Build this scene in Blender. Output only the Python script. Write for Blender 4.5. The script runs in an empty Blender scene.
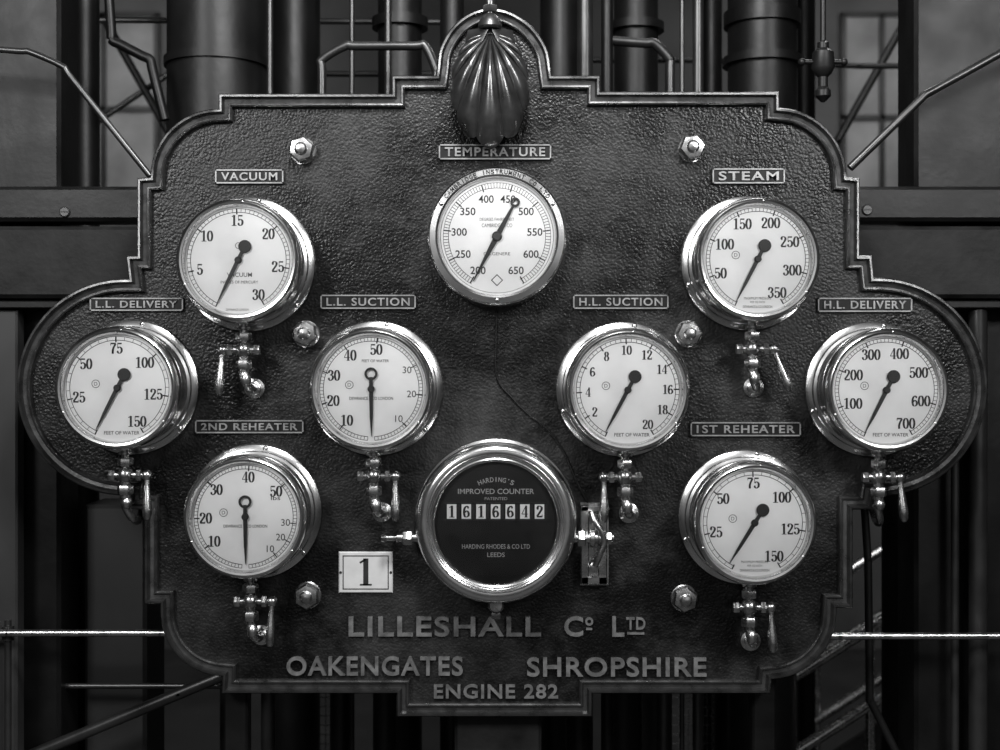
import bpy, math, random
from mathutils import Vector, Matrix
random.seed(7)
U=0.002; DP=1300.0; ZC=1.6
scene=bpy.context.scene
def W(px,py,d=0.0):
    f=(DP-d)/DP
    return Vector(((px-500)*f*U, -d*U, ZC+(375-py)*f*U))

# ---------------------------------------------------------------- materials
def newmat(name):
    m=bpy.data.materials.new(name); m.use_nodes=True
    return m,m.node_tree,m.node_tree.nodes['Principled BSDF']
def mat(name,c,metal=0.0,rough=0.5,var=0.25,scale=30.0,bump=0.0,bscale=200.0,rvar=0.15,spec=0.5):
    m,nt,b=newmat(name)
    tc=nt.nodes.new('ShaderNodeTexCoord')
    n=nt.nodes.new('ShaderNodeTexNoise'); n.inputs['Scale'].default_value=scale; n.inputs['Detail'].default_value=6
    nt.links.new(tc.outputs['Object'],n.inputs['Vector'])
    r=nt.nodes.new('ShaderNodeValToRGB')
    r.color_ramp.elements[0].position=0.3; r.color_ramp.elements[1].position=0.7
    a=c*(1-var); z=min(1,c*(1+var*0.6))
    r.color_ramp.elements[0].color=(a,a,a,1); r.color_ramp.elements[1].color=(z,z,z,1)
    nt.links.new(n.outputs['Fac'],r.inputs['Fac']); nt.links.new(r.outputs['Color'],b.inputs['Base Color'])
    mr=nt.nodes.new('ShaderNodeMapRange'); mr.inputs['To Min'].default_value=max(0.03,rough-rvar); mr.inputs['To Max'].default_value=min(1,rough+rvar)
    nt.links.new(n.outputs['Fac'],mr.inputs['Value']); nt.links.new(mr.outputs['Result'],b.inputs['Roughness'])
    b.inputs['Metallic'].default_value=metal
    b.inputs['Specular IOR Level'].default_value=spec
    if bump>0:
        n2=nt.nodes.new('ShaderNodeTexNoise'); n2.inputs['Scale'].default_value=bscale; n2.inputs['Detail'].default_value=3
        nt.links.new(tc.outputs['Object'],n2.inputs['Vector'])
        bp=nt.nodes.new('ShaderNodeBump'); bp.inputs['Strength'].default_value=bump; bp.inputs['Distance'].default_value=0.002
        nt.links.new(n2.outputs['Fac'],bp.inputs['Height']); nt.links.new(bp.outputs['Normal'],b.inputs['Normal'])
    return m
def panelmat():
    m,nt,b=newmat('leathered_black_enamel')
    L=nt.links.new
    tc=nt.nodes.new('ShaderNodeTexCoord')
    v=nt.nodes.new('ShaderNodeTexVoronoi'); v.feature='SMOOTH_F1'; v.inputs['Scale'].default_value=185; v.inputs['Smoothness'].default_value=0.35
    n=nt.nodes.new('ShaderNodeTexNoise'); n.inputs['Scale'].default_value=230; n.inputs['Detail'].default_value=3
    big=nt.nodes.new('ShaderNodeTexNoise'); big.inputs['Scale'].default_value=3.0; big.inputs['Detail'].default_value=10; big.inputs['Roughness'].default_value=0.72
    for q in (v,n,big): L(tc.outputs['Object'],q.inputs['Vector'])
    ad=nt.nodes.new('ShaderNodeMath'); ad.operation='MULTIPLY_ADD'; ad.inputs[1].default_value=-1.0
    L(v.outputs['Distance'],ad.inputs[0]); L(n.outputs['Fac'],ad.inputs[2])
    bp=nt.nodes.new('ShaderNodeBump'); bp.inputs['Strength'].default_value=0.42; bp.inputs['Distance'].default_value=0.0019
    L(ad.outputs[0],bp.inputs['Height']); L(bp.outputs['Normal'],b.inputs['Normal'])
    r=nt.nodes.new('ShaderNodeValToRGB'); r.color_ramp.elements[0].position=0.46; r.color_ramp.elements[1].position=0.66
    r.color_ramp.elements[0].color=(0.0025,0.0025,0.0025,1); r.color_ramp.elements[1].color=(0.022,0.022,0.022,1)
    L(big.outputs['Fac'],r.inputs['Fac']); L(r.outputs['Color'],b.inputs['Base Color'])
    mr=nt.nodes.new('ShaderNodeMapRange'); mr.inputs['From Min'].default_value=0.38; mr.inputs['From Max'].default_value=0.64
    mr.inputs['To Min'].default_value=0.2; mr.inputs['To Max'].default_value=0.48
    L(big.outputs['Fac'],mr.inputs['Value']); L(mr.outputs['Result'],b.inputs['Roughness'])
    b.inputs['Specular IOR Level'].default_value=0.3
    return m
def glassmat():
    m=bpy.data.materials.new('gauge_glass'); m.use_nodes=True; nt=m.node_tree
    for n in list(nt.nodes):
        if n.type!='OUTPUT_MATERIAL': nt.nodes.remove(n)
    o=[n for n in nt.nodes if n.type=='OUTPUT_MATERIAL'][0]
    t=nt.nodes.new('ShaderNodeBsdfTransparent'); g=nt.nodes.new('ShaderNodeBsdfGlossy'); g.inputs['Roughness'].default_value=0.03
    f=nt.nodes.new('ShaderNodeFresnel'); f.inputs['IOR'].default_value=1.45
    mx=nt.nodes.new('ShaderNodeMixShader')
    nt.links.new(f.outputs[0],mx.inputs[0]); nt.links.new(t.outputs[0],mx.inputs[1]); nt.links.new(g.outputs[0],mx.inputs[2]); nt.links.new(mx.outputs[0],o.inputs['Surface'])
    return m
M={}
M['panel']=panelmat()
M['mould']=mat('dark_moulding_metal',0.09,0.85,0.3,0.3,40,0.15,150)
M['brass']=mat('polished_case_metal',0.5,1.0,0.23,0.18,18,0.03,300,0.07)
M['bezel']=mat('bright_bezel_metal',0.72,1.0,0.2,0.12,18,0.02,300,0.06)
M['dull']=mat('dull_valve_metal',0.46,1.0,0.27,0.3,50,0.1,250,0.08)
M['dial']=mat('white_dial_enamel',0.82,0.0,0.45,0.1,12,0,1,0.05)
M['ink']=mat('black_dial_ink',0.008,0,0.5,0.1)
M['grayink']=mat('grey_dial_ink',0.06,0,0.5,0.1)
M['letter']=mat('raised_letter_metal',0.17,0.5,0.4,0.4,60,0.1,200)
M['plate']=mat('name_plate_dark',0.008,0.2,0.4,0.3,40,spec=0.3)
M['plettr']=mat('name_plate_letter',0.27,0.6,0.35,0.2,60)
M['white']=mat('white_plate_enamel',0.42,0,0.5,0.12,30)
M['cdial']=mat('counter_dark_face',0.008,0,0.45,0.4,20,spec=0.3)
M['clett']=mat('counter_face_letter',0.35,0,0.5,0.1)
M['iron']=mat('black_painted_iron',0.0035,0.0,0.42,0.4,9,0.2,60,spec=0.25)
M['iron2']=mat('dark_grey_iron',0.007,0.1,0.42,0.4,9,0.2,60,spec=0.3)
M['wood']=mat('old_dark_timber',0.010,0,0.6,0.8,14,0.5,60,spec=0.25)
M['steelbg']=mat('machine_steel',0.06,0.8,0.33,0.3,10)
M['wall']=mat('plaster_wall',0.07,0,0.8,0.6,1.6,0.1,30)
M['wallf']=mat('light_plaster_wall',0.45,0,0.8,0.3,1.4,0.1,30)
M['floor']=mat('concrete_floor',0.03,0,0.6,0.3,3,0.1,30)
M['ceil']=mat('ceiling_paint',0.05,0,0.8,0.3,3)
M['pane']=mat('painted_lit_pane',0.2,0,0.6,0.6,3)  # pale colour stands in for light at the window
M['grey']=mat('painted_grey_panel',0.018,0,0.5,0.3,6)
M['shell']=mat('shell_bronze',0.14,0.9,0.3,0.4,25,0.1,160,0.08)
M['glass']=glassmat()
M['cord']=mat('capillary_tube_black',0.002,0.0,0.5,0.2,spec=0.2)

# ---------------------------------------------------------------- mesh builder
class MB:
    def __init__(s): s.v=[]; s.f=[]
    def add(s,vs,fs):
        o=len(s.v); s.v+= [tuple(v) for v in vs]; s.f+=[tuple(i+o for i in f) for f in fs]
    def box(s,x0,y0,z0,x1,y1,z1,ch=0.0):
        if ch<=0:
            vs=[(x,y,z) for x in (x0,x1) for y in (y0,y1) for z in (z0,z1)]
            s.add(vs,[(0,1,3,2),(4,6,7,5),(0,4,5,1),(2,3,7,6),(0,2,6,4),(1,5,7,3)])
        else:  # front (y0) edge chamfered
            rings=[]
            for (y,i) in ((y1,0),(y0+ch,0),(y0,ch)):
                rings.append([(x0+i,y,z0+i),(x1-i,y,z0+i),(x1-i,y,z1-i),(x0+i,y,z1-i)])
            vs=sum(rings,[]); fs=[(3,2,1,0)[::-1],(8,9,10,11)]
            for k in range(2):
                for j in range(4):
                    a=k*4+j;b=k*4+(j+1)%4; fs.append((a,b,b+4,a+4))
            s.add(vs,fs)
    def lathe(s,prof,origin=(0,0,0),axis=(0,-1,0),n=64,capend=True,capstart=False,phase=0.0):
        ax=Vector(axis).normalized()
        t=Vector((0,0,1)) if abs(ax.z)<0.9 else Vector((1,0,0))
        e1=ax.cross(t).normalized(); e2=ax.cross(e1)
        o=Vector(origin); vs=[]
        for (r,d) in prof:
            for k in range(n):
                a=2*math.pi*k/n+phase
                vs.append(o+ax*d+(e1*math.cos(a)+e2*math.sin(a))*r)
        fs=[]
        for i in range(len(prof)-1):
            for k in range(n):
                a=i*n+k;b=i*n+(k+1)%n
                fs.append((a,b,b+n,a+n))
        if capend: fs.append(tuple((len(prof)-1)*n+k for k in range(n)))
        if capstart: fs.append(tuple(reversed(range(n))))
        s.add(vs,fs)
    def cyl(s,p0,p1,r,n=20,r2=None):
        p0=Vector(p0);p1=Vector(p1);L=(p1-p0).length
        r2=r if r2 is None else r2
        c=min(r,r2,L)*0.15
        s.lathe([(r-c,0),(r,c),(r2,L-c),(r2-c,L)],p0,(p1-p0),n,True,True)
    def hexn(s,p0,p1,r,ph=0.0):
        p0=Vector(p0);p1=Vector(p1);L=(p1-p0).length
        s.lathe([(r*0.9,0),(r,L*0.15),(r,L*0.85),(r*0.88,L)],p0,(p1-p0),6,True,True,ph)
    def ball(s,c,r,n=16,sq=1.0,axis=(0,0,1)):
        pr=[(max(0.01,r*math.sin(math.pi*i/10)),-r*sq*math.cos(math.pi*i/10)) for i in range(11)]
        s.lathe(pr,c,axis,n,True,True)
    def tube(s,pts,r,n=12):
        pts=[Vector(p) for p in pts]
        sm=[]
        for i in range(len(pts)-1):
            p0=pts[max(0,i-1)];p1=pts[i];p2=pts[i+1];p3=pts[min(len(pts)-1,i+2)]
            for k in range(6):
                t=k/6
                sm.append(0.5*((2*p1)+(p2-p0)*t+(2*p0-5*p1+4*p2-p3)*t*t+(-p0+3*p1-3*p2+p3)*t**3))
        sm.append(pts[-1])
        vs=[];prev=None
        for i,p in enumerate(sm):
            tg=(sm[min(i+1,len(sm)-1)]-sm[max(i-1,0)]).normalized()
            if prev is None:
                t=Vector((0,1,0)) if abs(tg.y)<0.9 else Vector((1,0,0))
                e1=tg.cross(t).normalized()
            else:
                e1=(prev-tg*prev.dot(tg)).normalized()
            prev=e1;e2=tg.cross(e1)
            for k in range(n):
                a=2*math.pi*k/n
                vs.append(p+(e1*math.cos(a)+e2*math.sin(a))*r)
        fs=[]
        for i in range(len(sm)-1):
            for k in range(n):
                a=i*n+k;b=i*n+(k+1)%n
                fs.append((a,b,b+n,a+n))
        fs.append(tuple(reversed(range(n)))); fs.append(tuple((len(sm)-1)*n+k for k in range(n)))
        s.add(vs,fs)
    def obj(s,name,m,parent=None,loc=(0,0,0),smooth=True,scale=U,ang=35):
        me=bpy.data.meshes.new(name)
        me.from_pydata([(v[0]*scale,v[1]*scale,v[2]*scale) for v in s.v],[],s.f); me.update()
        me.materials.append(m)
        import bmesh
        bm=bmesh.new(); bm.from_mesh(me); bmesh.ops.recalc_face_normals(bm,faces=bm.faces); bm.to_mesh(me); bm.free()
        if smooth:
            me.polygons.foreach_set('use_smooth',[True]*len(me.polygons))
            me.set_sharp_from_angle(angle=math.radians(ang))
        o=bpy.data.objects.new(name,me); scene.collection.objects.link(o)
        o.location=loc
        if parent: o.parent=parent
        return o
def empty(name,loc):
    e=bpy.data.objects.new(name,None); e.empty_display_size=0.03; e.location=loc
    scene.collection.objects.link(e); return e

# ---------------------------------------------------------------- text
_cache={}
def textmesh(txt,extrude,offset,space,bevel=0.0):
    key=(txt,extrude,offset,space,bevel)
    if key in _cache: return _cache[key]
    cu=bpy.data.curves.new('t','FONT'); cu.body=txt; cu.extrude=extrude; cu.offset=offset; cu.space_character=space
    cu.resolution_u=4
    ob=bpy.data.objects.new('t',cu); scene.collection.objects.link(ob)
    bpy.context.view_layer.update()
    dg=bpy.context.evaluated_depsgraph_get()
    me=bpy.data.meshes.new_from_object(ob.evaluated_get(dg))
    vs=[v.co.copy() for v in me.vertices]; fs=[tuple(p.vertices) for p in me.polygons]
    bpy.data.objects.remove(ob); bpy.data.meshes.remove(me); bpy.data.curves.remove(cu)
    _cache[key]=(vs,fs); return vs,fs
def text(mb,txt,cx,cz,w,h,y,thick=0.0,bold=0.0,space=1.0,rot=0.0):
    vs,fs=textmesh(txt,0.05 if thick>0 else 0.0,bold,space)
    x0=min(v.x for v in vs);x1=max(v.x for v in vs);y0=min(v.y for v in vs);y1=max(v.y for v in vs)
    sy=h/(y1-y0); sx=(w/(x1-x0)) if w else sy
    c,sn=math.cos(rot),math.sin(rot); out=[]
    for v in vs:
        X=(v.x-(x0+x1)/2)*sx; Z=(v.y-(y0+y1)/2)*sy
        Y=y-(v.z/0.05)*thick/2 - thick/2 if thick>0 else y
        out.append((cx+X*c-Z*sn,Y,cz+X*sn+Z*c))
    mb.add(out,fs)
def arctext(mb,txt,cx,cz,r,h,y,a0,a1,bold=0.0):
    n=len(txt)
    for i,ch in enumerate(txt):
        if ch==' ': continue
        a=math.radians(a0+(a1-a0)*i/(n-1))
        rr=r+h*0.35 if ch=="'" else r
        x=cx+math.sin(a)*rr; z=cz+math.cos(a)*rr
        text(mb,ch,x,z,h*0.2 if ch in "I1'." else h*0.75,h*(0.3 if ch=="'" else 1),y,0,bold,1.0,-a)

def smooth(p,k=5,closed=False):
    out=[];n=len(p)
    rng=n if closed else n-1
    for i in range(rng):
        g=(lambda j:p[j%n]) if closed else (lambda j:p[max(0,min(n-1,j))])
        p0,p1,p2,p3=g(i-1),g(i),g(i+1),g(i+2)
        for q in range(k):
            t=q/k
            out.append(tuple(0.5*((2*p1[m])+(p2[m]-p0[m])*t+(2*p0[m]-5*p1[m]+4*p2[m]-p3[m])*t*t+(-p0[m]+3*p1[m]-3*p2[m]+p3[m])*t**3) for m in (0,1)))
    out.append(p[0] if closed else p[-1]); return out
def ell(cx,cy,rx,ry,n=24): return [(cx+rx*math.sin(2*math.pi*i/n),cy+ry*math.cos(2*math.pi*i/n)) for i in range(n+1)]
six=[(.47,.84),(.34,.96),(.16,.78),(.1,.45),(.16,.12),(.3,.03),(.48,.16),(.49,.38),(.34,.56),(.16,.42)]
G={'0':[('s',ell(.3,.5,.2,.46))],
'1':[('f',[(.32,.0),(.32,1.0)],.19),('f',[(.1,.03),(.54,.03)],.06),('f',[(.1,.84),(.32,.97)],.07)],
'2':[('s',smooth([(.11,.74),(.18,.93),(.31,.97),(.47,.85),(.46,.66),(.3,.4),(.09,.1)])),('f',[(.07,.07),(.54,.07)],.14),('b',(.14,.74),.085),('f',[(.53,.05),(.53,.24)],.05)],
'3':[('s',smooth([(.11,.8),(.26,.97),(.45,.84),(.42,.62),(.25,.53)])),('s',smooth([(.25,.53),(.46,.45),(.48,.2),(.28,.03),(.1,.17)])),('b',(.14,.79),.085),('b',(.13,.2),.09)],
'4':[('f',[(.4,0),(.4,1)],.17),('f',[(.38,.97),(.04,.3)],.06),('f',[(.02,.29),(.57,.29)],.06),('f',[(.26,.03),(.55,.03)],.05)],
'5':[('f',[(.12,.93),(.5,.93)],.13),('f',[(.13,.95),(.13,.5)],.05),('s',smooth([(.13,.5),(.3,.61),(.49,.45),(.47,.16),(.28,.03),(.1,.17)])),('b',(.14,.19),.09)],
'6':[('s',smooth(six)),('b',(.45,.82),.075)],
'7':[('f',[(.07,.93),(.54,.93)],.14),('s',smooth([(.53,.9),(.36,.6),(.27,.3),(.27,.0)])),('f',[(.27,.0),(.27,.35)],.17),('f',[(.08,.75),(.08,.97)],.05)],
'8':[('s',ell(.3,.75,.155,.21)),('s',ell(.3,.28,.19,.25))],
'9':[('s',smooth([(.6-x,1-y) for x,y in six])),('b',(.15,.18),.075)]}
def glyph(mb,ch,ox,oz,h,y,thick=.19,thin=.05,rot=0.0,cx=0,cz=0):
    c,s=math.cos(rot),math.sin(rot)
    def T(x,z):
        X=ox+x*h;Z=oz+z*h
        return (cx+X*c-Z*s,y,cz+X*s+Z*c)
    for st in G[ch]:
        if st[0]=='b':
            (bx,bz),r=st[1],st[2]
            mb.add([T(bx+r*math.cos(a*math.pi/5),bz+r*math.sin(a*math.pi/5)) for a in range(10)],[tuple(range(10))]); continue
        pts=st[1]
        vs=[]
        for i,p in enumerate(pts):
            a=pts[max(0,i-1)];b=pts[min(len(pts)-1,i+1)]
            if st[0]=='s' and abs(pts[0][0]-pts[-1][0])<1e-6 and abs(pts[0][1]-pts[-1][1])<1e-6:
                a=pts[i-1] if i>0 else pts[-2]; b=pts[i+1] if i<len(pts)-1 else pts[1]
            dx,dz=b[0]-a[0],b[1]-a[1];L=math.hypot(dx,dz) or 1
            dx/=L;dz/=L
            w=st[2] if st[0]=='f' else thin+(thick-thin)*abs(dz)**1.3
            vs.append(T(p[0]-dz*w/2,p[1]+dx*w/2)); vs.append(T(p[0]+dz*w/2,p[1]-dx*w/2))
        mb.add(vs,[(2*i,2*i+1,2*i+3,2*i+2) for i in range(len(pts)-1)])
def number(mb,txt,cx,cz,h,y,cond=1.0):
    w=h*0.58; tot=w*len(txt)
    for i,ch in enumerate(txt):
        glyph(mb,ch,-tot/2+i*w,-h/2,h,y,cx=cx,cz=cz)

# ---------------------------------------------------------------- instrument panel
def arc(cx,cy,r,a0,a1,n):
    return [(cx+r*math.cos(math.radians(a0+(a1-a0)*i/n)),cy+r*math.sin(math.radians(a0+(a1-a0)*i/n))) for i in range(n+1)]
out=[]
out+=[(220,95),(392,95),(392,77),(436,77)]
out+=smooth([(437,70),(440,50),(453,28),(472,14),(491,10),(511,14),(532,28),(547,50),(551,70)],4)
out+=[(552,77),(600,77),(600,93),(778,93),(778,109)]
out+=arc(776,178,69,-88,0,12)
out+=[(858,179),(858,256),(870,256)]
out+=arc(876,387,109,-92,92,36)
out+=[(870,509),(851,509),(851,607),(835,607)]
out+=arc(768,611,67,0,88,12)
out+=[(769,692),(592,692),(592,715),(397,715),(397,692),(223,692)]
out+=arc(226,611,64,92,180,12)
out+=[(162,603),(146,603),(146,509),(130,509)]
out+=arc(127,387,108,88,272,36)
out+=[(128,256),(139,256),(139,179)]
out+=arc(220,178,68,180,270,12)
P=[((x-500),(375-y)) for x,y in out]
Q=[P[0]]
for p in P[1:]:
    if math.hypot(p[0]-Q[-1][0],p[1]-Q[-1][1])>0.6: Q.append(p)
P=Q; N=len(P)
def inset(P,d):
    R=[];n=len(P)
    for i in range(n):
        a,b,c=P[i-1],P[i],P[(i+1)%n]
        d1=((b[0]-a[0]),(b[1]-a[1]));l=math.hypot(*d1);d1=(d1[0]/l,d1[1]/l)
        d2=((c[0]-b[0]),(c[1]-b[1]));l=math.hypot(*d2);d2=(d2[0]/l,d2[1]/l)
        n1=(d1[1],-d1[0]);n2=(d2[1],-d2[0])
        k=1+n1[0]*n2[0]+n1[1]*n2[1]
        k=max(k,0.5)
        R.append((b[0]+(n1[0]+n2[0])*d/k,b[1]+(n1[1]+n2[1])*d/k))
    return R
panel=empty('instrument_panel',(0,0,ZC))
mb=MB()
I=inset(P,6)
vs=[(x,0,z) for x,z in I]+[(x,16,z) for x,z in I]
mb.add(vs,[tuple(range(N)),tuple(range(2*N-1,N-1,-1))]+[(i,(i+1)%N,N+(i+1)%N,N+i) for i in range(N)])
mb.obj('panel_board',M['panel'],panel,smooth=False)
mb=MB()
prof=[(0,16),(0,-6),(1.5,-9),(3.5,-9.5),(4.5,-6),(5.5,-4.5),(9,-4),(10,-6.5),(11.5,-7),(12.8,-5.5),(13.5,1)]
rings=[[(x,h,z) for x,z in inset(P,d)] for d,h in prof]
vs=sum(rings,[]);fs=[]
for k in range(len(prof)-1):
    for i in range(N): fs.append((k*N+i,k*N+(i+1)%N,(k+1)*N+(i+1)%N,(k+1)*N+i))
mb.add(vs,fs); mb.obj('panel_moulding',M['mould'],panel,ang=25)
mb=MB()
def ptext(t,x0,x1,y0,y1,th=4,bold=0.018,space=1.1):
    text(mb,t,(x0+x1)/2-500,375-(y0+y1)/2,x1-x0,y1-y0,0,th,bold,space)
ptext('LILLESHALL',349,541,616,636); ptext('C',564,583,616,636); ptext('o',585,593,617,625); ptext('L',612,624,616,636); ptext('TD',626,645,617,629)
ptext('OAKENGATES',287,463,656,675); ptext('SHROPSHIRE',527,706,657,676); ptext('ENGINE 282',434,558,684,698,3)
mb.box(586-500,-3,375-629.5,592-500,0,375-627.5); mb.box(627-500,-3,375-634,644-500,0,375-632)
mb.obj('raised_lettering',M['letter'],panel,smooth=False)
mb=MB()
zf=-ZC/U
mb.box(-46,17,zf,42,60,-250,3); mb.obj('support_post',M['wood'],panel,smooth=False)
mb=MB()
for x in (-268,268): mb.box(x-12,17,zf,x+12,38,-180,2)
mb.obj('support_legs',M['iron'],panel,smooth=False)

# ---------------------------------------------------------------- name plates
def plate(txt,x0,y0,x1,y1):
    e=empty('name_plate',W((x0+x1)/2,(y0+y1)/2,0))
    w=(x1-x0)/2;h=(y1-y0)/2
    a=MB(); a.box(-w,-3,-h,w,0,h,0.8); a.obj('plate_base',M['plate'],e,smooth=False)
    b=MB()
    for (p,q,r,s_) in ((-w,h-1.3,w,h),(-w,-h,w,-h+1.3),(-w,-h,-w+1.3,h),(w-1.3,-h,w,h)): b.box(p,-4.2,q,r,-2.8,s_)
    text(b,txt,0,0,2*w-12,2*h-6,-2.8,1.8,0.018,1.15)
    b.obj('plate_lettering',M['plettr'],e,smooth=False)
for t in [('VACUUM',216,170,284,184),('TEMPERATURE',439,145,551,160),('STEAM',712,169,784,184),('L.L. DELIVERY',91,298,184,311),
          ('L.L. SUCTION',321,295,416,309),('H.L. SUCTION',573,295,668,309),('H.L. DELIVERY',817,298,911,312),('2ND REHEATER',196,420,304,433),('1ST REHEATER',690,422,800,436)]:
    plate(*t)

e=empty('number_plate',W(366,572,0))
a=MB(); a.box(-27,-3,-20.5,27,0,20.5,1); a.obj('plate_base',M['white'],e,smooth=False)
b=MB()
for q in ((-23,16,23,17),(-23,-17,23,-16),(-23,-17,-22,17),(22,-17,23,17)): b.box(q[0],-3.2,q[1],q[2],-2.9,q[3])
glyph(b,'1',-8.5,-13,27,-3.25,cx=0,cz=0)
for sx in (-1,1):
    b.lathe([(1.4,0),(1.2,0.6)],(sx*25,-3,0),n=10)
b.obj('plate_numeral',M['ink'],e,smooth=False)

for (x,y) in ((303,151),(691,149),(306,334),(688,334),(308,595),(684,598)):
    e=empty('hex_bolt',W(x,y,0)); a=MB()
    a.lathe([(13.5,0),(13.5,1.2),(12.5,2)],n=32)
    ph=random.random()
    a.lathe([(12,2),(13.2,3),(13.2,11),(11.5,13.5),(8,14.2)],n=6,phase=ph)
    a.lathe([(6.5,13.5),(6.3,15.5),(4.5,17),(1.5,17.6),(0.3,17.7)],n=24)
    a.obj('bolt_head',M['dull'],e,ang=25)

# ---------------------------------------------------------------- gauges
def ring_strip(mb,r0,r1,y,a0,a1,n=90,cx=0,cz=0):
    vs=[]
    for i in range(n+1):
        a=math.radians(a0+(a1-a0)*i/n)
        vs+= [(cx+math.sin(a)*r0,y,cz+math.cos(a)*r0),(cx+math.sin(a)*r1,y,cz+math.cos(a)*r1)]
    mb.add(vs,[(2*i,2*i+1,2*i+3,2*i+2) for i in range(n)])
def tick(mb,a,r0,r1,w,y):
    a=math.radians(a);s,c=math.sin(a),math.cos(a)
    mb.add([(s*r0+c*w/2,y,c*r0-s*w/2),(s*r0-c*w/2,y,c*r0+s*w/2),(s*r1-c*w/2,y,c*r1+s*w/2),(s*r1+c*w/2,y,c*r1-s*w/2)],[(0,1,2,3)])
def pointer(parent,ang,L,y,ringed,tail=15,bossr=6.2):
    a=MB(); r=math.radians(ang)
    s,c=math.sin(r),math.cos(r)
    def T(u,v,yy): return (s*u+c*v,yy,c*u-s*v)
    outl=[(-tail+3,1.6),(0,2.0),(L*0.6,1.5),(L,0.25),(L,-0.25),(L*0.6,-1.5),(0,-2.0),(-tail+3,-1.6)]
    k=len(outl)
    vs=[T(u,v,y) for u,v in outl]+[T(u,v,y-0.8) for u,v in outl]
    a.add(vs,[tuple(range(k)),tuple(range(2*k-1,k-1,-1))]+[(i,(i+1)%k,k+(i+1)%k,k+i) for i in range(k)])
    o=T(-tail,0,y)
    if ringed:
        a.lathe([(bossr-2.2,0),(bossr-2.2,1),(bossr,1),(bossr,0)],o,n=32,capend=False)
    else:
        a.lathe([(bossr,0),(bossr,0.8),(bossr-0.8,1.2)],o,n=32)
    a.lathe([(3.4,-2),(3.4,1.5),(2.5,2.5)],(0,y,0),n=20)
    a.obj('pointer',M['ink'],parent,smooth=False)
def gauge(name,cx,cy,labels,needle,ringed=False,minor=5,legend='feet',small=None,a0=-154,a1=150,nmaj=None,hgt=10.5):
    FD=54
    p=W(cx,cy,FD); e=empty(name,(p.x,0,p.z))
    b=MB()
    b.lathe([(67.5,0),(67.5,3),(66.5,5.5),(64,7),(61,8),(60,11),(57.5,12),(56.5,14),(56.5,41)],n=96,capend=False)
    b.obj('case',M['brass'],e)
    b=MB()
    b.lathe([(56.5,40),(59.2,41),(59.8,44),(59.8,52),(59,55),(57.2,57.5),(55.4,58.6),(53.4,58.2),(52.4,57),(51.6,54.6),(51,51)],n=96,capend=False)
    b.obj('bezel_ring',M['bezel'],e)
    b=MB()
    for k in range(3):
        a=math.radians(10+120*k); b.ball((math.sin(a)*64,-6.5,math.cos(a)*64),2.6,12,0.8,(0,1,0))
    for k in range(3):
        a=math.radians(5+120*k); b.ball((math.sin(a)*55.5,-57.6,math.cos(a)*55.5),1.6,10,0.8,(0,1,0))
    b.obj('case_screws',M['dull'],e)
    b=MB(); b.lathe([(51.5,50),(51.4,52)],n=96); b.obj('dial_face',M['dial'],e,smooth=False)
    y=-52.2; b=MB()
    n=nmaj; tot=n*minor
    if small is None:
        ring_strip(b,45.6,46.2,y,a0,a1); ring_strip(b,49.2,49.7,y,a0,a1)
        for i in range(tot+1):
            a=a0+(a1-a0)*i/tot
            if i%minor==0: tick(b,a,44.6,49.7,1.1,y)
            else: tick(b,a,45.8,49.5,0.45,y)
    else:
        ring_strip(b,45.6,46.2,y,-176,176); ring_strip(b,49.2,49.7,y,-176,176)
        for i in range(0,89):
            a=-176+4*i; tick(b,a,45.8,49.5,0.45,y)
    for (t,a) in labels:
        ar=math.radians(a); rr=38.2-(1.2 if len(t)==3 else 0)
        tick(b,a,44,49.7,1.2,y)
        number(b,t,math.sin(ar)*(rr-(2.5 if len(t)==3 and abs(math.sin(ar))>.6 else 0)),math.cos(ar)*rr,hgt,y)
    if small:
        for (t,a) in small:
            ar=math.radians(a); text(b,t,math.sin(ar)*39,math.cos(ar)*39,None,6.5,y,0,0.0)
            tick(b,a,43.5,49.7,1.0,y)
    b.obj('dial_markings',M['ink'],e,smooth=False)
    b=MB()
    if legend=='vac':
        text(b,'VACUUM',1,-14,24,4.2,y,0,0.01); text(b,'INCHES OF MERCURY',1,-21,36,2.8,y); text(b,'DEWRANCE LONDON',-1,-47.5,22,2,y)
    elif legend=='max':
        text(b,'MAXIMUM PRESSURE',0,-37.5,26,2.4,y); text(b,'PER SQ INCH',0,-41.3,14,2.2,y); text(b,'DEWRANCE & CO LONDON',0,-45.6,28,2.4,y)
    elif small:
        text(b,'DEWRANCE & CO LONDON',0,-9,42,3,y,0,0.01)
        if nmaj==5: text(b,'FEET OF WATER',4,27,26,2.6,y,0,0.01)
        else: text(b,'lbs',29,18,9,4,y,0,0.01)
    else:
        text(b,'FEET OF WATER',4,-43,34,3.4,y,0,0.01)
    if legend!='vac': 
        ring_strip(b,3.4,4.0,y,0,360,24,-21,4); text(b,'D',-21,4,None,3.4,y)
    else:
        ring_strip(b,2.6,3.1,y,0,360,24,0,14)
    b.obj('dial_legend',M['grayink'],e,smooth=False)
    pointer(e,needle,45.5,-53.2,ringed,tail=14.5)
    g=MB(); g.lathe([(51.8,55.3),(40,55.8),(20,56.1),(0.5,56.2)],n=64); g.obj('cover_glass',M['glass'],e)
    return e
def seq(vals,a0=-154,a1=150):
    n=len(vals)-1
    return [(str(v),a0+(a1-a0)*i/n) for i,v in enumerate(vals) if v!=0]
gauge('vacuum_gauge',238,260,seq([0,5,10,15,20,25,30]),-154,nmaj=6,legend='vac',minor=10)
gauge('pressure_gauge',117,388,seq([0,25,50,75,100,125,150]),-153,nmaj=6)
gauge('suction_gauge',371,389,[('10',-142),('20',-107),('30',-70),('40',-32),('50',7)],179.5,True,nmaj=5,small=[('30',62),('20',97),('10',137)])
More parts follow.
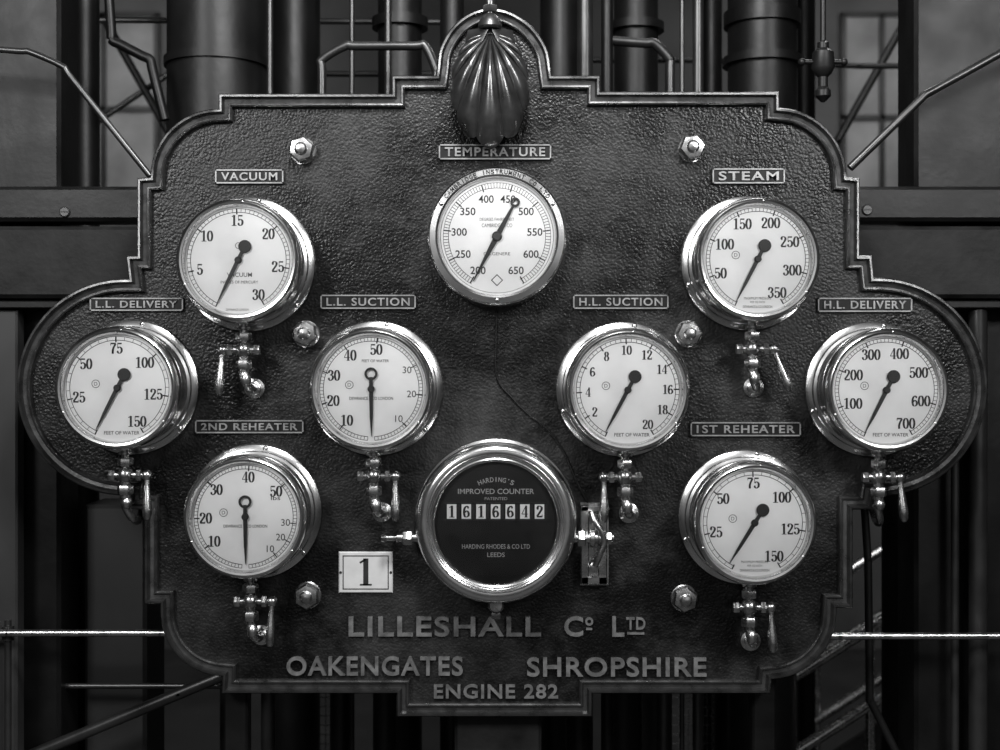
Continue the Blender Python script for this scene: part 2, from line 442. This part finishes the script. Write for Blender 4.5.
gauge('suction_gauge',628,390,seq([0,2,4,6,8,10,12,14,16,18,20]),-152,nmaj=10,hgt=9)
gauge('steam_pressure_gauge',758,259,seq([0,50,100,150,200,250,300,350]),-153,nmaj=7,legend='max',minor=10)
gauge('pressure_gauge',887,390,seq([0,100,200,300,400,500,600,700]),-153,nmaj=7,minor=10)
gauge('reheater_gauge',245,517,[('10',-128),('20',-92),('30',-47),('40',4),('50',50)],179.5,True,nmaj=6,small=[('30',98),('20',120),('10',142)])
gauge('reheater_gauge',755,523,seq([0,25,50,75,100,125,150]),-148,nmaj=6,legend='max')

p=W(497,236,24); e=empty('temperature_gauge',(p.x,0,p.z))
b=MB(); b.lathe([(69,0),(69.5,4),(69.5,14),(69,20),(68,23),(67,24)],n=96,capend=False)
b.lathe([(67,24),(66,25),(60.5,25.8),(58.5,24.5),(57.8,22),(57.2,18)],n=96,capend=False); b.obj('case',M['bezel'],e)
b=MB()
for k in range(3):
    a=math.radians(60+120*k); b.ball((math.sin(a)*63,-25,math.cos(a)*63),2.4,12,0.7,(0,1,0))
b.obj('case_screws',M['dull'],e)
b=MB(); b.lathe([(57.6,17),(57.4,19)],n=96); b.obj('dial_face',M['dial'],e,smooth=False)
b=MB(); y=-19.2
ring_strip(b,52.8,53.2,y,-152,152); ring_strip(b,47.6,48.1,y,-152,152); ring_strip(b,55.4,55.8,y,0,360,120)
for i in range(91):
    a=-150+300*i/90
    tick(b,a,47.8,53,1.0 if i%10==0 else 0.5,y)
    if i%10==0: tick(b,a,45.5,53,1.2,y)
for i,v in enumerate(range(200,651,50)):
    a=math.radians(-150+300*i/9); text(b,str(v),math.sin(a)*37.5,math.cos(a)*38.5,15,7.6,y,0,0.012)
text(b,'D.S.GENERE',0,-17,26,3,y)
arctext(b,'CAMBRIDGE INSTRUMENT Co LTD',0,0,63.2,4.6,-26.0,-52,52,0.02)
b.add([(0,y,-37),(6,y,-43),(0,y,-49),(-6,y,-43)],[(0,1,2,3)])
b.obj('dial_markings',M['ink'],e,smooth=False)
b=MB(); b.add([(0,y-.2,-38.2),(4.8,y-.2,-43),(0,y-.2,-47.8),(-4.8,y-.2,-43)],[(0,1,2,3)]); b.obj('dial_diamond',M['dial'],e,smooth=False)
b=MB(); text(b,'DEGREES FAHRENHEIT',0,17,34,3,y); text(b,'CAMBRIDGE & CO',0,11,30,3.6,y); b.obj('dial_legend',M['grayink'],e,smooth=False)
a=MB(); r=math.radians(28); s_,c_=math.sin(r),math.cos(r)
ol=[(-50,0.4),(-6,2.6),(6,2.6),(34,1.2),(34,-1.2),(6,-2.6),(-6,-2.6),(-50,-0.4)]
vs=[(s_*u+c_*v,-20.2,c_*u-s_*v) for u,v in ol]+[(s_*u+c_*v,-21,c_*u-s_*v) for u,v in ol]
a.add(vs,[tuple(range(8)),tuple(range(15,7,-1))]+[(i,(i+1)%8,8+(i+1)%8,8+i) for i in range(8)])
a.lathe([(2.4,0),(2.4,1),(4.8,1),(4.8,0)],(s_*38,-20.2,c_*38),n=24,capend=False)
a.lathe([(5,-1),(5,2),(3.5,3)],(0,-20,0),n=24)
a.obj('pointer',M['ink'],e,smooth=False)
g=MB(); g.lathe([(57.8,22),(30,22.8),(0.5,23)],n=64); g.obj('cover_glass',M['glass'],e)

# ---------------------------------------------------------------- gauge valves
def valve(cx,cy,side,tilt=0.0,hook=False,lift=0):
    p=W(cx,cy,54); e=empty('gauge_valve',(p.x,-26*U,p.z-56.6*U)); a=MB()
    a.cyl((0,0,0),(0,0,-22),4)
    a.cyl((0,0,-6),(0,0,-9),7)
    a.hexn((0,0,-12),(0,0,-20),8,0.3)
    a.ball((0,0,-29),8,20,1.1)
    a.cyl((-14*side,0,-29),(24*side,0,-29),3.4)
    a.hexn((-16*side,0,-29),(-10*side,0,-29),5.5)
    a.hexn((11*side,0,-29),(16*side,0,-29),6)
    a.cyl((0,0,-34),(0,0,-52),5)
    a.hexn((0,0,-39),(0,0,-48),8,0.5)
    if hook:
        a.tube([(0,0,-50),(0,1,-60),(4,10,-72),(6,24,-76),(6,40,-66),(6,46,-50),(6,46,-34)],4)
        a.ball((1,0,-56),5.5,14,1.2)
    else:
        a.tube([(0,0,-50),(1,-1,-58),(4,3,-65),(6,12,-67),(6,26,-67)],4.4)
        a.ball((2,-1,-58),5.6,14,1.4)
        a.lathe([(10,0),(10,2),(7,3),(7,8),(5.5,9)],(6,26,-67),n=24)
    a.obj('valve_body',M['dull'],e)
    h=MB()
    r=math.radians(tilt); dx,dz=math.sin(r)*side,-math.cos(r)
    o=Vector((21*side,0,-29))
    h.ball(o,5.5,16,1.0)
    h.lathe([(3.3,0),(2.6,6),(2.8,12),(4.2,24),(4.8,34),(4.2,40),(2.5,43.5),(0.4,44.5)],o,(dx,-0.1,dz),16,True,True)
    h.obj('valve_lever',M['dull'],e)
valve(238,260,-1,3); valve(117,388,1,2,True); valve(371,389,1,1); valve(628,390,-1,0)
valve(758,259,1,20); valve(887,390,1,4,True); valve(245,517,1,-2); valve(755,523,1,2)

# ---------------------------------------------------------------- counter
p=W(496,523,40); e=empty('revolution_counter',(p.x,0,p.z))
b=MB(); b.lathe([(81,0),(81,8),(80,12),(77,14),(76,30)],n=96,capend=False)
b.obj('counter_case',M['brass'],e)
b=MB(); b.lathe([(76,29),(78,31),(78.5,35),(78,40),(76,44),(73,46.5),(70,47.5),(67.5,47),(66.5,45),(66,43),(65,42.5),(64,44),(62,45),(60,44),(58.8,42),(58,36)],n=96,capend=False)
b.obj('counter_bezel',M['bezel'],e)
b=MB(); b.lathe([(58.5,36),(58.2,38)],n=96); b.obj('counter_face',M['cdial'],e,smooth=False)
b=MB(); y=-38.3
arctext(b,"HARDING'S",0,0,42,4.6,y,-22,22,0.01)
text(b,'IMPROVED COUNTER',0,30.5,74,5.2,y,0,0.01); text(b,'PATENTED',0,23.5,22,2.8,y)
text(b,'HARDING RHODES & CO LTD',0,-23,66,4.4,y,0,0.005); text(b,'LEEDS',0,-31,17,4.4,y,0,0.01)
b.obj('counter_lettering',M['clett'],e,smooth=False)
wd=MB(); ink=MB(); fr=MB()
for i,ch in enumerate('1616642'):
    x=-43+14.2*i
    wd.box(x-4.6,-39,4,x+4.6,-37.8,18)
    glyph(ink,ch,x-3.4,5.3,11.4,-39.3)
    fr.box(x+5.2,-39.6,2.5,x+7.8,-38,19.5)
wd.obj('number_wheels',M['dial'],e,smooth=False); ink.obj('wheel_digits',M['ink'],e,smooth=False)
fr.box(-51,-39.6,1.8,51,-38,3.6); fr.box(-51,-39.6,18.4,51,-38,20.2)
fr.obj('window_frame',M['ink'],e,smooth=False)
g=MB(); g.lathe([(58.8,42),(30,42.8),(0.5,43)],n=64); g.obj('cover_glass',M['glass'],e)
s=MB()
s.cyl((-74,-20,-17),(-98,-20,-17),4.5); s.hexn((-82,-20,-17),(-92,-20,-17),7.5); s.cyl((-96,-20,-17),(-112,-20,-17),2.6); s.lathe([(3.5,0),(4.5,2),(3.5,5)],(-108,-20,-17),(-1,0,0),12,True,True)
s.ball((0,-22,-78),5,14); s.cyl((0,-22,-74),(0,-22,-90),3.5); s.hexn((0,-22,-80),(0,-22,-86),7); s.hexn((0,-22,-90),(0,-22,-96),5)
s.lathe([(7,0),(8,2),(6,6)],(0,-30,-81),(0,-1,0),14)
s.cyl((72,-22,-17),(116,-22,-17),4.5); s.hexn((80,-22,-17),(88,-22,-17),8.5); s.cyl((92,-22,-17),(97,-22,-17),9)
s.ball((104,-22,-17),6,14); s.hexn((108,-22,-17),(114,-22,-17),6.5)
s.box(84,-14,-64,92,-4,14,1); s.box(101,-14,-64,110,-4,14,1); s.box(84,-14,8,110,-4,14,1); s.box(84,-14,-64,110,-4,-56,1); s.box(84,-5,-66,112,0,16)
s.lathe([(4,0),(4,5),(2.5,6)],(97,-12,3),(0,-1,0),12); s.lathe([(5,0),(5,6),(3,7)],(97,-12,-46),(0,-1,0),6)
s.tube([(94,-24,8),(97,-28,0),(103,-29,-10),(106,-28,-20),(102,-27,-32),(97,-24,-44)],3)
s.obj('drive_linkage',M['dull'],e)

e=empty('capillary_tube',W(497,375,0))
a=MB(); pts=[(497,300),(496,340),(497,378),(512,398),(528,414),(548,430),(564,452),(575,478),(586,500),(594,508)]
a.tube([(x-497,-1.2,375-y) for x,y in pts],1.1,8); a.obj('tube',M['cord'],e)

# ---------------------------------------------------------------- shell lamp
p=W(490,85,36); e=empty('scallop_shell_lamp',(p.x,-14*U,p.z))
a=MB(); AX,AZ=38.5,57.0; HZ=54.0; nr=11; nu=nr*16; nv=44; vs=[]
for i in range(nu+1):
    u=i/nu; phi=math.radians(-84+168*u); dx,dz=math.sin(phi),-math.cos(phi)
    A=(dx/AX)**2+(dz/AZ)**2;B=2*HZ*dz/AZ**2;C=(HZ/AZ)**2-1
    R=(-B+math.sqrt(B*B-4*A*C))/(2*A)
    rid=abs(math.sin(math.pi*nr*u))**0.7
    for j in range(nv+1):
        t=j/nv; t2=math.sin(t*math.pi/2)
        rr=R*t2*(1+0.07*(rid-0.7)*t2)
        x=dx*rr; z=HZ+dz*rr
        q=max(0.0,1-(x/AX/1.04)**2-(z/AZ/1.04)**2)
        grow=min(1,rr/30)
        y=-25*math.sqrt(q)*(0.55+0.45*min(1,rr/40)) - 7.0*grow*(rid-0.5)*(0.5+0.5*math.sqrt(q)) - 2
        vs.append((x,y,z))
fs=[]
for i in range(nu):
    for j in range(nv):
        q=i*(nv+1)+j; fs.append((q,q+1,q+nv+2,q+nv+1))
a.add(vs,fs)
for sx in (-1,1):
    a.add([(0,-12,60),(sx*22,-8,57),(sx*25,-4,44),(sx*8,-14,44),(0,-2,60),(sx*22,0,57),(sx*25,0,44),(sx*8,-6,44)],
          [(0,1,2,3),(4,5,6,7),(0,1,5,4),(1,2,6,5),(2,3,7,6),(3,0,4,7)])
so=a.obj('shell_shade',M['shell'],e,ang=70)
b=MB(); b.lathe([(5,0),(8,3),(11,8),(12,13),(10,15)],(0,-8,73),(0,0,-1),24,True,True)
b.tube([(0,-8,66),(0,-8,90),(0,-8,115),(0,-2,135),(0,20,146),(0,34,136),(0,38,110),(0,38,-60)],5)
b.hexn((0,-8,74),(0,-8,81),8)
b.obj('lamp_arm',M['shell'],e)

# ---------------------------------------------------------------- machine hall behind
def bg_box(name,x0,y0,x1,y1,b,th,m,floor=False,ceil=False,ch=4):
    A=W(x0,y0,-b);B=W(x1,y1,-b)
    z1=3.9 if ceil else A.z; z0=0.0 if floor else B.z
    c=Vector(((A.x+B.x)/2,A.y,(z0+z1)/2))
    mbx=MB(); mbx.box((A.x-c.x)/U,0,(z0-c.z)/U,(B.x-c.x)/U,th,(z1-c.z)/U,ch)
    return mbx.obj(name,m,None,c,smooth=False)
def bg_col(name,x,r,b,m,y0=None,y1=None,rings=()):
    f=(DP+b)/DP; A=W(x,0,-b)
    zt=3.9 if y0 is None else W(x,y0,-b).z; zb=0.0 if y1 is None else W(x,y1,-b).z
    R=r*f; pr=[(R,0)]
    L=(zt-zb)/U
    for (ry,rh,rr) in sorted([((W(x,q[0],-b).z-zb)/U,q[1]*f,q[2]*f) for q in rings]):
        pr+= [(R,ry-rh/2),(rr,ry-rh/2),(rr,ry+rh/2),(R,ry+rh/2)]
    pr.append((R,L))
    mbx=MB(); mbx.lathe(pr,(0,0,0),(0,0,1),40,True,True)
    return mbx.obj(name,m,None,(A.x,A.y,zb))
def bg_pipe(name,pts,r,m,joints=True):
    P3=[W(x,y,-b) for x,y,b in pts]; o=P3[0]
    mbx=MB(); q=[(p-o)/U for p in P3]
    f=(DP+pts[0][2])/DP
    dense=[]
    for i in range(len(q)-1):
        L=(q[i+1]-q[i]); 
        dense.append(q[i])
        if L.length>40: dense.append(q[i]+L*(12/L.length)); dense.append(q[i+1]-L*(12/L.length))
    dense.append(q[-1])
    mbx.tube(dense,r*f,14)
    return mbx.obj(name,m,None,o)
bg_box('iron_cross_beam',-160,186,1160,221,64,36,M['iron2'])
bg_box('timber_beam',-160,226,1160,298,66,34,M['wood'])
bg_box('iron_cross_beam',-160,301,1160,308,66,34,M['iron2'],ch=1)
for (x,y) in ((65,212),(867,210)):
    e=empty('slotted_screw',W(x,y,-64)); a=MB(); a.lathe([(5.5,0),(5.5,1.5),(4.5,2.5)],n=24); a.obj('screw_head',M['steelbg'],e)
    a=MB(); a.box(-4,-2.9,-0.6,4,-2.4,0.6); a.obj('screw_slot',M['ink'],e,smooth=False)
bg_box('iron_column',-60,0,60,0,105,60,M['iron'],True,True)
bg_col('iron_column',84,15,300,M['iron'])
bg_box('iron_column',915,0,1060,0,105,60,M['iron'],True,True)
bg_col('iron_column',897,15,300,M['wood'],300)
bg_col('iron_column',762,34,330,M['iron'],rings=((62,8,39),(20,14,38)))
bg_col('steam_cylinder',217,49,260,M['iron2'],None,250,rings=((64,8,52),))
bg_col('iron_column',293,27,420,M['iron'])
bg_col('iron_column',400,22,360,M['iron'],rings=((24,10,28),))
bg_col('iron_column',452,12,300,M['iron'])
bg_col('iron_column',560,20,470,M['iron'])
bg_col('iron_column',636,22,420,M['iron'],rings=((28,8,28),))
bg_col('iron_column',712,10,560,M['iron'])
bg_col('iron_column',806,9,600,M['iron'])
bg_col('valve_spindle',585,8,190,M['steelbg'])
bg_col('valve_spindle',698,5.5,150,M['steelbg'])
bg_col('valve_spindle',682,2.5,140,M['steelbg'])
bg_col('valve_spindle',388,3.5,230,M['steelbg'])
bg_col('valve_spindle',352,2.5,300,M['steelbg'])
bg_col('valve_spindle',270,3,180,M['steelbg'],None,250)
bg_pipe('steam_pipe',[(322,150,150),(322,60,150),(345,46,150),(425,46,150),(436,70,150),(436,170,150)],4.5,M['steelbg'])
bg_pipe('steam_pipe',[(603,40,250),(655,44,250),(670,60,250),(670,170,250)],5,M['steelbg'])
bg_col('steam_pipe',607,6,130,M['iron'])
# slim cluttered pipe-work further back
bg_pipe('steam_pipe',[(-40,20,560),(60,20,560),(440,22,560)],3,M['steelbg'])
bg_pipe('steam_pipe',[(300,74,620),(440,74,620),(450,120,620)],3,M['iron2'])
bg_pipe('steam_pipe',[(560,60,700),(740,60,700),(860,66,700),(1000,66,700)],3,M['iron2'])
bg_pipe('roof_strut',[(105,20,900),(190,170,900)],4,M['iron2'])
bg_pipe('roof_strut',[(100,120,940),(190,60,940)],3,M['steelbg'])
bg_pipe('roof_strut',[(838,140,900),(900,30,900)],4,M['iron2'])
bg_pipe('handrail',[(-60,45,30),(30,52,30),(62,66,30),(110,126,30),(150,176,30)],3.2,M['steelbg'])
bg_pipe('handrail',[(850,168,30),(925,95,30),(1010,48,30),(1080,20,30)],4,M['steelbg'])
bg_pipe('steam_pipe',[(105,-60,180),(112,40,180),(150,60,180),(165,120,180)],5,M['iron'])
p=W(823,62,-58); e=empty('sight_feed_oiler',p); a=MB()
a.lathe([(3,-900),(3,-22),(6,-20),(6,-14),(11,-10),(12,6),(9,12),(5,16),(5,26),(8,30),(8,36),(2,42)],(0,0,0),(0,0,-1),24,True,True)
a.cyl((-22,0,0),(22,0,0),2.5); a.ball((-22,0,0),4); a.ball((22,0,0),4); a.obj('oiler_body',M['iron2'],e)
bg_box('machine_guard',-30,310,17,412,72,20,M['grey'],True,ch=2)
bg_col('iron_column',232,12,200,M['iron2'],400)
bg_col('iron_column',268,7,170,M['steelbg'],400)
bg_col('iron_column',340,10,240,M['iron2'],400)
bg_col('iron_column',385,12,200,M['iron2'],400)
bg_col('iron_column',578,12,160,M['iron'],400)
bg_col('iron_column',622,20,260,M['iron2'],400)
bg_col('iron_column',664,8,180,M['steelbg'],400)
bg_col('iron_column',730,16,380,M['iron'],400)
bg_box('control_cabinet',84,505,146,800,160,80,M['grey'],True)
bg_pipe('connecting_rod',[(45,440,130),(38,600,130),(30,860,130)],6,M['steelbg'])
bg_col('valve_spindle',978,9,80,M['steelbg'],310)
bg_col('valve_spindle',955,4,85,M['steelbg'],420)
bg_pipe('handrail',[(-80,633,45),(8,633,45),(160,633,45),(300,633,45)],3.6,M['dull'])
bg_pipe('handrail',[(700,636,45),(840,636,45),(1000,636,45),(1100,636,45)],3.6,M['dull'])
bg_col('handrail_post',8,3.4,56,M['steelbg'],620,rings=((633,14,6),))
bg_pipe('handrail',[(20,760,100),(178,694,100),(260,660,100)],6,M['steelbg'])
bg_pipe('handrail',[(60,686,125),(240,686,125)],3,M['steelbg'])
bg_pipe('steam_pipe',[(862,470,120),(868,560,120),(870,700,120),(900,760,120)],4,M['iron2'])
# staircase with tubular rails (real size, rising to the right)
e=empty('staircase',(0.62,0.95,0)); a=MB(); m1=1/U
sl=0.64
def sp(x,h): return x*m1,(x*sl+h)*m1
for yy in (0,0.6):
    for h in (0.66,0.45,0.25):
        (xa,za),(xb,zb)=sp(0.1,h),sp(2.1,h)
        a.cyl((xa,yy*m1,za),(xb,yy*m1,zb),8,14)
    for k in range(8):
        x=0.12+k*0.27; xa,za=sp(x,0.0); a.cyl((xa,yy*m1,max(0,za)),(xa,yy*m1,za+0.66*m1),6.5,12)
a.obj('stair_railings',M['dull'],e)
a=MB()
for k in range(11):
    x=0.05+k*0.2; a.box(x*m1,0,(x*sl-0.0)*m1+2,(x+0.24)*m1,0.6*m1,(x*sl)*m1+14)
for yy in (0,0.58):
    a.add([(0,yy*m1,0),(2.2*m1,yy*m1,2.2*sl*m1),(2.2*m1,yy*m1,(2.2*sl+.12)*m1),(0,yy*m1,.12*m1),(0,(yy+.02)*m1,0),(2.2*m1,(yy+.02)*m1,2.2*sl*m1),(2.2*m1,(yy+.02)*m1,(2.2*sl+.12)*m1),(0,(yy+.02)*m1,.12*m1)],
      [(0,1,2,3),(4,5,6,7),(0,1,5,4),(1,2,6,5),(2,3,7,6),(3,0,4,7)])
a.obj('stair_treads',M['iron2'],e,smooth=False)
def mesh_screen(x0,y0,x1,y1,b,step,m):
    p=W((x0+x1)/2,(y0+y1)/2,-b); f=(DP+b)/DP; w=(x1-x0)/2*f;h=(y1-y0)/2*f
    e=empty('wire_mesh_screen',p); a=MB()
    bot=-p.z/U
    x=-w
    while x<=w: a.box(x-.6,-.6,bot,x+.6,.6,h); x+=step
    z=h
    while z>=bot: a.box(-w,-.6,z-.6,w,.6,z+.6); z-=step
    for q in ((-w-3,bot,-w,h+3),(w,bot,w+3,h+3),(-w,h,w,h+3),(-w,bot,w,bot+3)): a.box(q[0],-2,q[1],q[2],2,q[3])
    a.obj('mesh',m,e,smooth=False)
mesh_screen(270,660,330,800,520,13,M['dull'])
mesh_screen(670,660,712,800,520,13,M['dull'])

def slab(name,x0,y0,z0,x1,y1,z1,m):
    c=((x0+x1)/2,(y0+y1)/2,(z0+z1)/2); a=MB(); a.box(x0-c[0],y0-c[1],z0-c[2],x1-c[0],y1-c[1],z1-c[2]); return a.obj(name,m,None,c,smooth=False,scale=1.0)
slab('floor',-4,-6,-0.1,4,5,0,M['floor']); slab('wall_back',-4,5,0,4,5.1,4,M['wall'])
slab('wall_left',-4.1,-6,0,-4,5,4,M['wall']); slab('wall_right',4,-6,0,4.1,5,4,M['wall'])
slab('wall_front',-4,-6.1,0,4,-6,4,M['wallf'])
slab('ceiling',-4,-6,3.9,4,5,4.0,M['ceil'])
def window(name,x0,z0,x1,z1):
    e=empty(name,((x0+x1)/2,5.0,(z0+z1)/2)); w=(x1-x0)/2*m1;h=(z1-z0)/2*m1
    a=MB(); a.box(-w,-8,-h,w,0,h); a.obj('pane',M['pane'],e,smooth=False)
    a=MB()
    for k in range(3):
        x=-w+2*w*k/2; a.box(x-7,-22,-h,x+7,-8,h)
    for k in range(3):
        z=-h+2*h*k/2; a.box(-w-7,-22,z-7,w+7,-8,z+7)
    a.obj('glazing_bars',M['iron2'],e,smooth=False)
window('window_1',-2.62,2.6,-2.0,3.7)
window('window_2',2.0,2.5,2.45,3.7)

# ---------------------------------------------------------------- lights
def area(name,loc,target,size,energy,sy=None,spread=None):
    l=bpy.data.lights.new(name,'AREA'); l.energy=energy; l.size=size
    if sy: l.shape='RECTANGLE'; l.size_y=sy
    if spread: l.spread=math.radians(spread)
    o=bpy.data.objects.new(name,l); scene.collection.objects.link(o); o.location=loc
    o.rotation_euler=(Vector(target)-Vector(loc)).to_track_quat('-Z','Y').to_euler(); return o
area('ceiling_lamp_front',(0.0,-1.35,3.3),(0,0,1.75),0.4,66)
area('added_fill_light',(-2.0,-3.2,3.2),(0.1,0,1.6),0.8,84)  # added fill from the left, brightens dials without panel glare
area('added_fill_light',(2.0,-3.2,3.2),(-0.1,0,1.6),0.8,84)  # matching added fill from the right, no real fixture
area('added_wall_wash',(0,-4.6,3.7),(0,-6,1.8),3.0,70,0.5)  # added wash on the front wall, brightens the bezel reflections
area('added_hall_light',(-2.2,3.6,3.7),(-2.2,4.9,2.2),1.0,20)  # added light to lift the back wall, left
area('added_hall_light',(2.2,3.6,3.7),(2.2,4.9,2.2),1.0,20)  # added light to lift the back wall, right
area('added_machine_light',(0.0,0.55,3.7),(0.0,0.6,0),2.0,7,0.2)  # added overhead light to bring up the machinery behind the panel
area('stair_light',(1.1,1.25,3.6),(1.1,1.2,0),0.6,14,0.3)  # area light pointing down over the staircase
w=bpy.data.worlds.new('hall_world'); scene.world=w; w.use_nodes=True
w.node_tree.nodes['Background'].inputs[0].default_value=(0.5,0.5,0.5,1); w.node_tree.nodes['Background'].inputs[1].default_value=0.1

cam=bpy.data.cameras.new('camera'); co=bpy.data.objects.new('camera',cam); scene.collection.objects.link(co)
co.location=(0,-DP*U,ZC); co.rotation_euler=(math.pi/2,0,0); cam.sensor_width=36; cam.lens=36*DP/1000.0
cam.dof.use_dof=True; cam.dof.focus_distance=2.53; cam.dof.aperture_fstop=3.2; cam.clip_start=0.05
scene.camera=co
scene.view_settings.view_transform='Standard'
